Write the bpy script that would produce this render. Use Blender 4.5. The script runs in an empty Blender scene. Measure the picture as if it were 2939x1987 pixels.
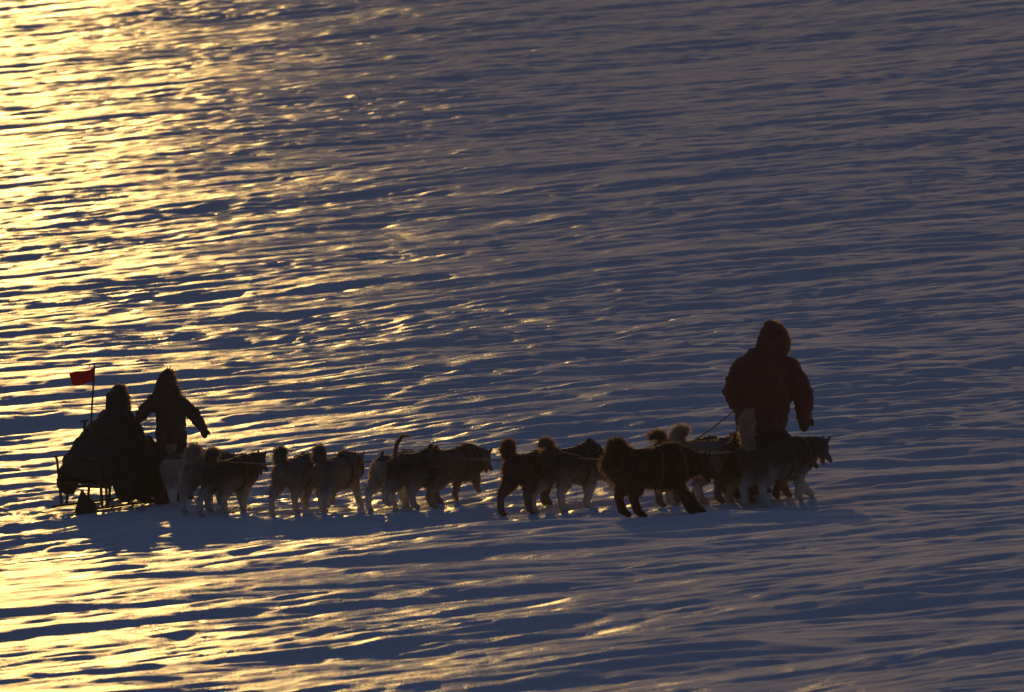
import bpy, bmesh, math, random
import numpy as np
from mathutils import Vector, Matrix

scene = bpy.context.scene
col = scene.collection
R = math.radians

# ------------------------------------------------------------------ camera
CAM_Z = 9.62
cam_data = bpy.data.cameras.new('camera')
cam = bpy.data.objects.new('camera', cam_data)
col.objects.link(cam)
cam.location = (0.0, 0.0, CAM_Z)
cam.rotation_euler = (R(90.0 - 4.10), 0.0, 0.0)
cam_data.sensor_width = 36.0
cam_data.angle = R(5.73)
cam_data.clip_start = 1.0
cam_data.clip_end = 20000.0
cam_data.dof.use_dof = True
cam_data.dof.focus_distance = 112.0
cam_data.dof.aperture_fstop = 8.0
scene.camera = cam

# ------------------------------------------------------------------ light
SUN_EL, SUN_AZ = 8.5, -4.05          # azimuth measured from +Y (view axis), negative = left
w = bpy.data.worlds.new('World')
scene.world = w
w.use_nodes = True
nt = w.node_tree
bg = nt.nodes['Background']
sky = nt.nodes.new('ShaderNodeTexSky')
sky.sky_type = 'NISHITA'
sky.sun_disc = False
sky.sun_elevation = R(SUN_EL)
sky.sun_rotation = R(SUN_AZ)
sky.altitude = 300.0
sky.air_density = 1.0
sky.dust_density = 1.2
sky.ozone_density = 4.5
tint = nt.nodes.new('ShaderNodeMixRGB')          # mauve cast of the evening sky, the same all round
tint.blend_type = 'MULTIPLY'
tint.inputs[0].default_value = 1.0
tint.inputs[2].default_value = (1.28, 0.93, 0.95, 1.0)
nt.links.new(sky.outputs[0], tint.inputs[1])
nt.links.new(tint.outputs[0], bg.inputs[0])
bg.inputs[1].default_value = 0.07

sun_d = bpy.data.lights.new('sun', 'SUN')
sun_d.energy = 2.8
sun_d.angle = R(0.6)
sun_d.color = (1.0, 0.60, 0.175)
sun = bpy.data.objects.new('sun', sun_d)
col.objects.link(sun)
to_sun = Vector((math.sin(R(SUN_AZ)) * math.cos(R(SUN_EL)), math.cos(R(SUN_AZ)) * math.cos(R(SUN_EL)), math.sin(R(SUN_EL))))
sun.rotation_euler = to_sun.to_track_quat('Z', 'Y').to_euler()

vs = scene.view_settings
vs.view_transform = 'Standard'
vs.look = 'None'
vs.exposure = -0.7
vs.gamma = 1.0
vs.use_curve_mapping = False
scene.cycles.use_denoising = True
scene.cycles.max_bounces = 5
scene.cycles.diffuse_bounces = 3
scene.cycles.glossy_bounces = 2
scene.cycles.sample_clamp_indirect = 4.0

# ------------------------------------------------------------------ terrain height
def _hash(ix, iy, seed):
    h = (ix.astype(np.int64) * 374761393 + iy.astype(np.int64) * 668265263 + seed * 1442695041) & 0xFFFFFFFF
    h = ((h ^ (h >> 13)) * 1274126177) & 0xFFFFFFFF
    return (h ^ (h >> 16)) & 0xFFFFFFFF

def perlin(x, y, seed):
    x = np.asarray(x, float); y = np.asarray(y, float)
    ix = np.floor(x); iy = np.floor(y)
    fx = x - ix; fy = y - iy
    def g(ox, oy):
        a = _hash(ix + ox, iy + oy, seed) * (2 * math.pi / 4294967296.0)
        return np.cos(a) * (fx - ox) + np.sin(a) * (fy - oy)
    u = fx * fx * fx * (fx * (fx * 6 - 15) + 10)
    v = fy * fy * fy * (fy * (fy * 6 - 15) + 10)
    a = g(0, 0) * (1 - u) + g(1, 0) * u
    b = g(0, 1) * (1 - u) + g(1, 1) * u
    return (a * (1 - v) + b * v) * 1.5

def sstep(a, b, x):
    t = np.clip((x - a) / (b - a), 0, 1)
    return t * t * (3 - 2 * t)

WIND = R(5.0)

def slab(n, levels, width, height):
    """wind slab: flat plates with steep broken edges"""
    h = 0
    for t in levels:
        h = h + height * sstep(t - width, t + width, n)
    return h

def base_height(x, y):
    """broad lie of the land: the slope climbs to the right, with a low shelf under the team"""
    x = np.asarray(x, float); y = np.asarray(y, float)
    z = 0.078 * 60.0 * np.tanh(x / 60.0)
    z = z + 0.16 * perlin(x / 17 + 3.1, y / 13 + 1.7, 11) * sstep(0, 8, np.abs(y - 111) - 3)
    q = y - (109.3 - 0.75 * x)                      # the team walks along q = 0 in a shallow hollow
    r = np.clip(-q - 1.3, 0, None)
    z = z + (0.053 * r * np.exp(-(r / 60.0) ** 2) + 0.045 * x * sstep(0, 6, r)) * sstep(120, 40, np.abs(x))
    return z

def height(x, y):
    x = np.asarray(x, float); y = np.asarray(y, float)
    z = base_height(x, y)
    ca, sa = math.cos(WIND), math.sin(WIND)
    u = x * ca + y * sa
    v = -x * sa + y * ca
    # slow warp so that the ridges do not run dead straight
    wv = 0.5 * perlin(u / 7.0, v / 5.0, 5)
    v = v + wv
    far = sstep(2000, 600, np.hypot(x, y - 110))
    # mask: the beaten trail under the team is smoother
    trail = np.exp(-((y - (109.3 - 0.75 * x)) / 2.6) ** 2)
    rough = 1.0 - 0.2 * trail
    z = z + 0.10 * perlin(u / 7.0, v / 3.2, 21) * rough
    # sastrugi: tongues with a steep lee towards the camera and a long back, broken by finer ones
    def tongue(lu, lv, seed, sharp):
        n = perlin(u / lu, v / lv, seed) + 0.5 * perlin(u / lu * 2.1, v / lv * 2.0, seed + 1)
        return sstep(-0.12 * sharp, 0.12 * sharp, n) * 0.55 + 0.5 * n
    patch = 0.45 + 0.55 * sstep(-0.3, 0.35, perlin(u / 9.0, v / 6.0, 51))
    edge = perlin(u / 0.45, v / 0.30, 71) + 0.6 * perlin(u / 0.2, v / 0.16, 72)
    v = v + 0.034 * edge
    near = sstep(-2.5, -9.0, y - (109.3 - 0.75 * x))
    away = sstep(118.0, 170.0, y)
    z = z + near * 0.062 * tongue(8.5, 2.7, 131, 1.0)
    z = z + rough * (0.062 - 0.024 * near - 0.024 * away) * tongue(5.5, 1.5, 31, 1.0)
    z = z + rough * (0.034 - 0.009 * near - 0.006 * away) * tongue(2.4, 0.62, 41, 1.2)
    fine = patch * (1.0 - 0.35 * near)
    z = z + (0.25 + 0.75 * rough) * fine * 0.031 * tongue(1.0, 0.26, 61, 1.4)
    z = z + (0.4 + 0.6 * rough) * fine * 0.011 * perlin(u / 0.40, v / 0.12, 81)
    z = z + 0.0036 * perlin(u / 0.19, v / 0.11, 82)
    # trodden snow: paw and boot marks along the trail
    z = z - trail * sstep(3.3, 2.2, x) * 0.026 * sstep(0.10, 0.45, perlin(x / 0.21, y / 0.26, 91))
    return z * 1.0
# ------------------------------------------------------------------ terrain end

def tag(o, label=None, cat=None, group=None, kind=None):
    if label: o['label'] = label
    if cat: o['category'] = cat
    if group: o['group'] = group
    if kind: o['kind'] = kind
    return o

# ------------------------------------------------------------------ materials
def mat(name):
    m = bpy.data.materials.new(name)
    m.use_nodes = True
    n = m.node_tree
    return m, n, n.nodes['Principled BSDF']

GLAZE = 0.0200      # share of the surface that is wind-polished ice glaze

def snow_material():
    m, n, p = mat('snow_crust')
    N = n.nodes.new
    L = n.links.new
    tc = N('ShaderNodeTexCoord')
    mp = N('ShaderNodeMapping')
    mp.inputs['Rotation'].default_value = (0, 0, -WIND)
    mp.inputs['Scale'].default_value = (0.7, 2.2, 1.0)
    L(tc.outputs['Object'], mp.inputs[0])
    n1 = N('ShaderNodeTexNoise'); n1.inputs['Scale'].default_value = 9.0
    n1.inputs['Detail'].default_value = 6.0; n1.inputs['Roughness'].default_value = 0.62
    L(mp.outputs[0], n1.inputs['Vector'])
    n2 = N('ShaderNodeTexNoise'); n2.inputs['Scale'].default_value = 38.0
    n2.inputs['Detail'].default_value = 3.0
    L(tc.outputs['Object'], n2.inputs['Vector'])
    b1 = N('ShaderNodeBump'); b1.inputs['Strength'].default_value = 1.0; b1.inputs['Distance'].default_value = 0.0055
    L(n1.outputs[0], b1.inputs['Height'])
    b2 = N('ShaderNodeBump'); b2.inputs['Strength'].default_value = 1.0; b2.inputs['Distance'].default_value = 0.003
    L(n2.outputs[0], b2.inputs['Height']); L(b1.outputs[0], b2.inputs['Normal'])
        # slab ice against powder: patchy gloss
    n3 = N('ShaderNodeTexNoise'); n3.inputs['Scale'].default_value = 0.9; n3.inputs['Detail'].default_value = 4.0
    L(mp.outputs[0], n3.inputs['Vector'])
    mr = N('ShaderNodeMapRange'); mr.inputs['From Min'].default_value = 0.35; mr.inputs['From Max'].default_value = 0.65
    mr.inputs['To Min'].default_value = 0.17; mr.inputs['To Max'].default_value = 0.31
    L(n3.outputs[0], mr.inputs[0])
    n.nodes.remove(p)
    dif = N('ShaderNodeBsdfDiffuse'); dif.inputs['Color'].default_value = (0.82, 0.82, 0.84, 1)
    L(b2.outputs[0], dif.inputs['Normal'])
    gl = N('ShaderNodeBsdfGlossy'); gl.distribution = 'BECKMANN'
    gl.inputs['Color'].default_value = (0.9, 0.9, 0.9, 1)
    L(mr.outputs[0], gl.inputs['Roughness']); L(b2.outputs[0], gl.inputs['Normal'])
    mx = N('ShaderNodeMixShader'); mx.inputs[0].default_value = GLAZE
    L(dif.outputs[0], mx.inputs[1]); L(gl.outputs[0], mx.inputs[2])
    L(mx.outputs[0], n.nodes['Material Output'].inputs['Surface'])
    return m

# ------------------------------------------------------------------ snow field (one sheet to the horizon)
def build_snow():
    # rows: finest where the team walks, coarser with distance, then to the horizon
    ys = [-400.0, -150.0, -50.0, 0.0, 30.0, 45.0, 55.0, 58.0, 62.0, 64.0]
    while ys[-1] < 330.0:
        ys.append(ys[-1] + max(0.00066 * ys[-1], 0.055))
    st = 0.4
    while ys[-1] < 9000.0:
        st *= 1.22
        ys.append(ys[-1] + st)
    ys = np.array(ys)
    NC = 350
    inner = np.linspace(-1, 1, NC)
    ext = []
    s, p = 2.0 / NC, 1.0
    while p < 900.0:
        s *= 1.25
        p += s
        ext.append(p)
    ext = np.array(ext)
    us = np.concatenate([-ext[::-1], inner, ext])
    half = np.clip(ys, 72, 330) * 0.0665
    X = us[None, :] * half[:, None]
    Y = np.repeat(ys[:, None], len(us), 1)
    Z = height(X.ravel(), Y.ravel())
    co = np.stack([X.ravel(), Y.ravel(), Z], 1).astype(np.float32)
    nr, nc = X.shape
    i = np.arange(nr * nc).reshape(nr, nc)
    q = np.stack([i[:-1, :-1], i[:-1, 1:], i[1:, 1:], i[1:, :-1]], -1).reshape(-1, 4)
    me = bpy.data.meshes.new('snow_field')
    me.vertices.add(len(co)); me.vertices.foreach_set('co', co.ravel())
    me.loops.add(q.size); me.loops.foreach_set('vertex_index', q.ravel().astype(np.int32))
    me.polygons.add(len(q)); me.polygons.foreach_set('loop_start', np.arange(0, q.size, 4, dtype=np.int32))
    me.update(calc_edges=True)
    me.polygons.foreach_set('use_smooth', np.ones(len(q), bool))
    me.materials.append(snow_material())
    o = bpy.data.objects.new('snow_field', me)
    col.objects.link(o)
    tag(o, kind='structure')
    return o

build_snow()

# ------------------------------------------------------------------ mesh kit
def empty(name, loc, rz=0.0):
    o = bpy.data.objects.new(name, None)
    o.empty_display_size = 0.1
    col.objects.link(o)
    o.location = loc
    o.rotation_euler = (0, 0, rz)
    return o

class MB:
    """collects tubes and boxes into one mesh"""
    def __init__(self):
        self.v = []; self.f = []

    def tube(self, pts, rad, side=(0, 1, 0), n=10, round_ends=True):
        P = [Vector(p) for p in pts]
        rr = [(r, r) if not isinstance(r, (tuple, list)) else r for r in rad]
        T = []
        for i in range(len(P)):
            a = P[max(i - 1, 0)]; b = P[min(i + 1, len(P) - 1)]
            T.append((b - a).normalized())
        rings = []
        if round_ends:
            r0 = min(rr[0]); r1 = min(rr[-1])
            for k in (0.95, 0.6):
                q = math.sqrt(1 - k * k)
                rings.append((P[0] - T[0] * r0 * k, (rr[0][0] * q, rr[0][1] * q), T[0]))
        for p, r, t in zip(P, rr, T):
            rings.append((p, r, t))
        if round_ends:
            for k in (0.6, 0.95):
                q = math.sqrt(1 - k * k)
                rings.append((P[-1] + T[-1] * r1 * k, (rr[-1][0] * q, rr[-1][1] * q), T[-1]))
        s0 = Vector(side)
        b0 = len(self.v)
        for c, (ra, rb), t in rings:
            s = s0 - t * s0.dot(t)
            if s.length < 1e-4:
                s = Vector((1, 0, 0)) - t * t.x
            s.normalize()
            u = t.cross(s)
            for k in range(n):
                a = 2 * math.pi * k / n
                self.v.append(c + s * (ra * math.cos(a)) + u * (rb * math.sin(a)))
        m = len(rings)
        for i in range(m - 1):
            for k in range(n):
                k2 = (k + 1) % n
                self.f.append((b0 + i * n + k, b0 + i * n + k2, b0 + (i + 1) * n + k2, b0 + (i + 1) * n + k))
        self.f.append(tuple(b0 + k for k in reversed(range(n))))
        self.f.append(tuple(b0 + (m - 1) * n + k for k in range(n)))
        return self

    def ball(self, c, r, n=10):
        c = Vector(c); rx, ry, rz = (r, r, r) if not isinstance(r, (tuple, list)) else r
        b0 = len(self.v)
        rows = 7
        for i in range(1, rows):
            ph = math.pi * i / rows
            for k in range(n):
                a = 2 * math.pi * k / n
                self.v.append(c + Vector((rx * math.sin(ph) * math.cos(a), ry * math.sin(ph) * math.sin(a), rz * math.cos(ph))))
        for i in range(rows - 2):
            for k in range(n):
                k2 = (k + 1) % n
                self.f.append((b0 + i * n + k, b0 + (i + 1) * n + k, b0 + (i + 1) * n + k2, b0 + i * n + k2))
        self.f.append(tuple(b0 + k for k in range(n)))
        self.f.append(tuple(b0 + (rows - 2) * n + k for k in reversed(range(n))))
        return self

    def box(self, c, half, ax=(1, 0, 0), up=(0, 0, 1)):
        c = Vector(c); x = Vector(ax).normalized(); z = Vector(up)
        z = (z - x * z.dot(x)).normalized(); y = z.cross(x)
        b0 = len(self.v)
        for sx in (-1, 1):
            for sy in (-1, 1):
                for sz in (-1, 1):
                    self.v.append(c + x * (half[0] * sx) + y * (half[1] * sy) + z * (half[2] * sz))
        for q in ((0, 1, 3, 2), (4, 6, 7, 5), (0, 4, 5, 1), (2, 3, 7, 6), (0, 2, 6, 4), (1, 5, 7, 3)):
            self.f.append(tuple(b0 + k for k in q))
        return self

    def mesh(self, name):
        me = bpy.data.meshes.new(name)
        me.from_pydata([tuple(p) for p in self.v], [], self.f)
        bm = bmesh.new(); bm.from_mesh(me)
        bmesh.ops.recalc_face_normals(bm, faces=bm.faces)
        bm.to_mesh(me); bm.free()
        return me

    def build(self, name, m, parent=None, smooth=True, bevel=0.0):
        me = self.mesh(name)
        if smooth:
            me.polygons.foreach_set('use_smooth', np.ones(len(me.polygons), bool))
        return link(name, me, m, parent, bevel)

    def skin(self, name, m, parent=None, voxel=0.014, smooth=4):
        """fuse everything collected into one continuous surface"""
        return link(name, fuse(self.mesh(name), voxel, smooth), m, parent)

def link(name, me, m, parent=None, bevel=0.0):
    if m is not None:
        me.materials.append(m)
    o = bpy.data.objects.new(name, me)
    col.objects.link(o)
    if parent is not None:
        o.parent = parent
    if bevel:
        md = o.modifiers.new('bevel', 'BEVEL'); md.width = bevel; md.segments = 2
    return o

def fuse(me, voxel, smooth):
    t = bpy.data.objects.new('tmp', me)
    col.objects.link(t)
    md = t.modifiers.new('r', 'REMESH'); md.mode = 'VOXEL'; md.voxel_size = voxel; md.use_smooth_shade = True
    if smooth:
        ms = t.modifiers.new('s', 'SMOOTH'); ms.factor = 0.5; ms.iterations = smooth
    dg = bpy.context.evaluated_depsgraph_get()
    out = bpy.data.meshes.new_from_object(t.evaluated_get(dg))
    bpy.data.objects.remove(t)
    out.name = me.name
    bpy.data.meshes.remove(me)
    return out

def mesh_arrays(me):
    co = np.empty(len(me.vertices) * 3, np.float32); me.vertices.foreach_get('co', co)
    no = np.empty(len(me.vertices) * 3, np.float32); me.vertices.foreach_get('normal', no)
    me.calc_loop_triangles()
    tr = np.empty(len(me.loop_triangles) * 3, np.int32); me.loop_triangles.foreach_get('vertices', tr)
    return co.reshape(-1, 3), no.reshape(-1, 3), tr.reshape(-1, 3)

def paint(me, name, rgb):
    at = me.color_attributes.new(name, 'FLOAT_COLOR', 'POINT')
    at.data.foreach_set('color', np.concatenate([rgb, np.ones((len(rgb), 1))], 1).astype(np.float32).ravel())

def hair(name, src, count, length_fn, flow_fn, colour_fn, m, parent, seed=1, width=0.0055, lift=0.75, density_fn=None):
    """fur: many tapered tufts rooted on a surface"""
    rg = np.random.default_rng(seed)
    co, no, tr = mesh_arrays(src)
    a, b, c = co[tr[:, 0]], co[tr[:, 1]], co[tr[:, 2]]
    ar = np.linalg.norm(np.cross(b - a, c - a), axis=1)
    if density_fn is not None:
        ar = ar * density_fn((a + b + c) / 3)
    pick = rg.choice(len(tr), count, p=ar / ar.sum())
    r1 = np.sqrt(rg.random(count))[:, None]; r2 = rg.random(count)[:, None]
    wgt = (1 - r1), r1 * (1 - r2), r1 * r2
    P = wgt[0] * a[pick] + wgt[1] * b[pick] + wgt[2] * c[pick]
    Nn = wgt[0] * no[tr[pick, 0]] + wgt[1] * no[tr[pick, 1]] + wgt[2] * no[tr[pick, 2]]
    Nn /= np.linalg.norm(Nn, axis=1)[:, None] + 1e-9
    D = Nn * lift + flow_fn(P) + rg.normal(0, 0.22, (count, 3))
    D /= np.linalg.norm(D, axis=1)[:, None] + 1e-9
    ln = length_fn(P) * rg.uniform(0.6, 1.25, count)
    S = np.cross(D, rg.normal(0, 1, (count, 3)))
    S /= np.linalg.norm(S, axis=1)[:, None] + 1e-9
    W = S * (width * rg.uniform(0.6, 1.4, count))[:, None]
    root = P - Nn * 0.006
    mid = root + D * (ln * 0.6)[:, None]
    tip = root + D * ln[:, None] + np.array([0, 0, -0.12]) * ln[:, None]
    V = np.stack([root - W, root + W, mid + W * 0.7, mid - W * 0.7, tip], 1).reshape(-1, 3)
    k = np.arange(count)[:, None] * 5
    quads = (k + np.array([[0, 1, 2, 3]])).tolist()
    tris = (k + np.array([[3, 2, 4]])).tolist()
    me = bpy.data.meshes.new(name)
    me.from_pydata(V.tolist(), [], quads + tris)
    cl = colour_fn(P)
    cl = np.repeat(cl[:, None, :], 5, 1) * rg.uniform(0.8, 1.2, (count, 1, 1))
    cl[:, 4] *= 1.15
    paint(me, 'coat', np.clip(cl.reshape(-1, 3), 0, 1))
    o = link(name, me, m, parent)
    o['kind'] = 'stuff'
    return o

# ------------------------------------------------------------------ object materials
def cloth(name, rgb, rough=0.85, scale=40.0, var=0.25, bump=0.004, sheen=0.0):
    m, n, p = mat(name)
    tc = n.nodes.new('ShaderNodeTexCoord')
    t = n.nodes.new('ShaderNodeTexNoise'); t.inputs['Scale'].default_value = scale; t.inputs['Detail'].default_value = 4
    n.links.new(tc.outputs['Object'], t.inputs['Vector'])
    t2 = n.nodes.new('ShaderNodeTexNoise'); t2.inputs['Scale'].default_value = 7.0; t2.inputs['Detail'].default_value = 3
    n.links.new(tc.outputs['Object'], t2.inputs['Vector'])
    r = n.nodes.new('ShaderNodeValToRGB')
    r.color_ramp.elements[0].position = 0.3; r.color_ramp.elements[1].position = 0.7
    r.color_ramp.elements[0].color = tuple(c * (1 - var) for c in rgb) + (1,)
    r.color_ramp.elements[1].color = tuple(min(c * (1 + var), 1) for c in rgb) + (1,)
    n.links.new(t2.outputs[0], r.inputs[0])
    n.links.new(r.outputs[0], p.inputs['Base Color'])
    b = n.nodes.new('ShaderNodeBump'); b.inputs['Distance'].default_value = bump; b.inputs['Strength'].default_value = 0.7
    n.links.new(t.outputs[0], b.inputs['Height']); n.links.new(b.outputs[0], p.inputs['Normal'])
    p.inputs['Roughness'].default_value = rough
    p.inputs['Specular IOR Level'].default_value = 0.15
    if sheen:
        p.inputs['Sheen Weight'].default_value = sheen
    return m

def fur_material(name, through):
    m = bpy.data.materials.new(name); m.use_nodes = True
    n = m.node_tree; n.nodes.remove(n.nodes['Principled BSDF'])
    at = n.nodes.new('ShaderNodeAttribute'); at.attribute_name = 'coat'
    d = n.nodes.new('ShaderNodeBsdfDiffuse'); t = n.nodes.new('ShaderNodeBsdfTranslucent')
    n.links.new(at.outputs['Color'], d.inputs[0])
    g = n.nodes.new('ShaderNodeMixRGB'); g.inputs[0].default_value = 0.35; g.inputs[2].default_value = (0.75, 0.55, 0.38, 1)
    n.links.new(at.outputs['Color'], g.inputs[1]); n.links.new(g.outputs[0], t.inputs[0])
    x = n.nodes.new('ShaderNodeMixShader'); x.inputs[0].default_value = through
    n.links.new(d.outputs[0], x.inputs[1]); n.links.new(t.outputs[0], x.inputs[2])
    n.links.new(x.outputs[0], n.nodes['Material Output'].inputs['Surface'])
    return m

def flag_material(name, rgb):
    m = bpy.data.materials.new(name); m.use_nodes = True
    n = m.node_tree; n.nodes.remove(n.nodes['Principled BSDF'])
    tc = n.nodes.new('ShaderNodeTexCoord'); w_ = n.nodes.new('ShaderNodeTexNoise'); w_.inputs['Scale'].default_value = 14.0
    n.links.new(tc.outputs['Object'], w_.inputs['Vector'])
    r = n.nodes.new('ShaderNodeValToRGB')
    r.color_ramp.elements[0].color = tuple(c * 0.75 for c in rgb) + (1,); r.color_ramp.elements[1].color = tuple(rgb) + (1,)
    n.links.new(w_.outputs[0], r.inputs[0])
    d = n.nodes.new('ShaderNodeBsdfDiffuse'); t = n.nodes.new('ShaderNodeBsdfTranslucent')
    n.links.new(r.outputs[0], d.inputs[0]); n.links.new(r.outputs[0], t.inputs[0])
    x = n.nodes.new('ShaderNodeMixShader'); x.inputs[0].default_value = 0.4
    n.links.new(d.outputs[0], x.inputs[1]); n.links.new(t.outputs[0], x.inputs[2])
    n.links.new(x.outputs[0], n.nodes['Material Output'].inputs['Surface'])
    return m

M_HIDE = fur_material('dog_hide', 0.0)
M_FUR = fur_material('dog_fur', 0.6)
M_WEB = cloth('harness_webbing', (0.10, 0.055, 0.05), 0.7, 90, 0.2)
M_ROPE = cloth('hemp_rope', (0.34, 0.24, 0.15), 0.9, 120, 0.3)
M_PARKA = cloth('dark_parka', (0.125, 0.026, 0.030), 0.9, 60, 0.3, 0.006, 0.2)
M_ANORAK = cloth('brown_anorak', (0.055, 0.034, 0.036), 0.9, 60, 0.3, 0.006, 0.2)
M_COAT = cloth('navy_coat', (0.030, 0.030, 0.040), 0.9, 60, 0.3, 0.006, 0.1)
M_TROUSER = cloth('dark_trousers', (0.030, 0.027, 0.030), 0.9, 70, 0.25)
M_BOOT = cloth('boot_hide', (0.045, 0.035, 0.030), 0.75, 60, 0.3)
M_MITT = cloth('mitten_hide', (0.050, 0.036, 0.028), 0.8, 60, 0.3)
M_SKIN = cloth('skin', (0.36, 0.20, 0.14), 0.55, 80, 0.1, 0.001)
M_TARP = cloth('dark_tarpaulin', (0.035, 0.036, 0.042), 0.8, 18, 0.3, 0.015)
M_WOOD = cloth('weathered_sled_wood', (0.10, 0.065, 0.04), 0.75, 30, 0.35)
M_STEEL = cloth('runner_shoe', (0.12, 0.11, 0.10), 0.45, 40, 0.2)
M_SACK = cloth('canvas_sack', (0.050, 0.042, 0.036), 0.9, 70, 0.3)
M_FLAG = flag_material('red_flag_cloth', (0.55, 0.022, 0.028))

# ------------------------------------------------------------------ sled dogs
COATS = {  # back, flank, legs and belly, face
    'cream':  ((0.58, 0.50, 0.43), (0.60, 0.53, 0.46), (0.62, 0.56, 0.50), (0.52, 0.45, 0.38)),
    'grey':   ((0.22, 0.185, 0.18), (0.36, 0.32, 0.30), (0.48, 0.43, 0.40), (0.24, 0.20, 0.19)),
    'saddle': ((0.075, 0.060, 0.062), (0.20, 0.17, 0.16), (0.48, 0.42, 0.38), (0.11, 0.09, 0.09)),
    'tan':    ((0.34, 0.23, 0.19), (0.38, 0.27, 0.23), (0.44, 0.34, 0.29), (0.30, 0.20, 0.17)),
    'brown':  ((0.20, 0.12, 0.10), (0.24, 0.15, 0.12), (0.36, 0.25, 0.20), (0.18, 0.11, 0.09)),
    'dark':   ((0.115, 0.050, 0.045), (0.145, 0.066, 0.058), (0.21, 0.12, 0.10), (0.115, 0.052, 0.048)),  # reddened: tint of the red lens flare put into the coat colour
    'black':  ((0.056, 0.026, 0.025), (0.060, 0.028, 0.027), (0.072, 0.034, 0.032), (0.056, 0.027, 0.026)),  # black coat with some lens-flare red mixed into its colour
}
TAILS = {  # local x,z points with core radius
    'curl':  ([(-0.35, 0.54), (-0.38, 0.61), (-0.36, 0.675), (-0.31, 0.69), (-0.25, 0.65)], (0.035, 0.044, 0.048, 0.044, 0.03)),
    'tall':  ([(-0.35, 0.54), (-0.39, 0.66), (-0.39, 0.79), (-0.37, 0.89), (-0.34, 0.94)], (0.035, 0.05, 0.055, 0.045, 0.022)),
    'thin':  ([(-0.35, 0.54), (-0.39, 0.64), (-0.35, 0.75), (-0.25, 0.83), (-0.12, 0.82)], (0.028, 0.024, 0.022, 0.020, 0.013)),
    'stub':  ([(-0.35, 0.54), (-0.36, 0.60), (-0.33, 0.65), (-0.29, 0.67), (-0.33, 0.69)], (0.024, 0.022, 0.022, 0.020, 0.013)),
    'back':  ([(-0.35, 0.54), (-0.33, 0.62), (-0.35, 0.68), (-0.42, 0.705), (-0.50, 0.67)], (0.032, 0.035, 0.042, 0.038, 0.016)),
    'puff':  ([(-0.35, 0.54), (-0.40, 0.60), (-0.42, 0.67), (-0.39, 0.73), (-0.34, 0.73)], (0.038, 0.055, 0.066, 0.058, 0.04)),
}

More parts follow.
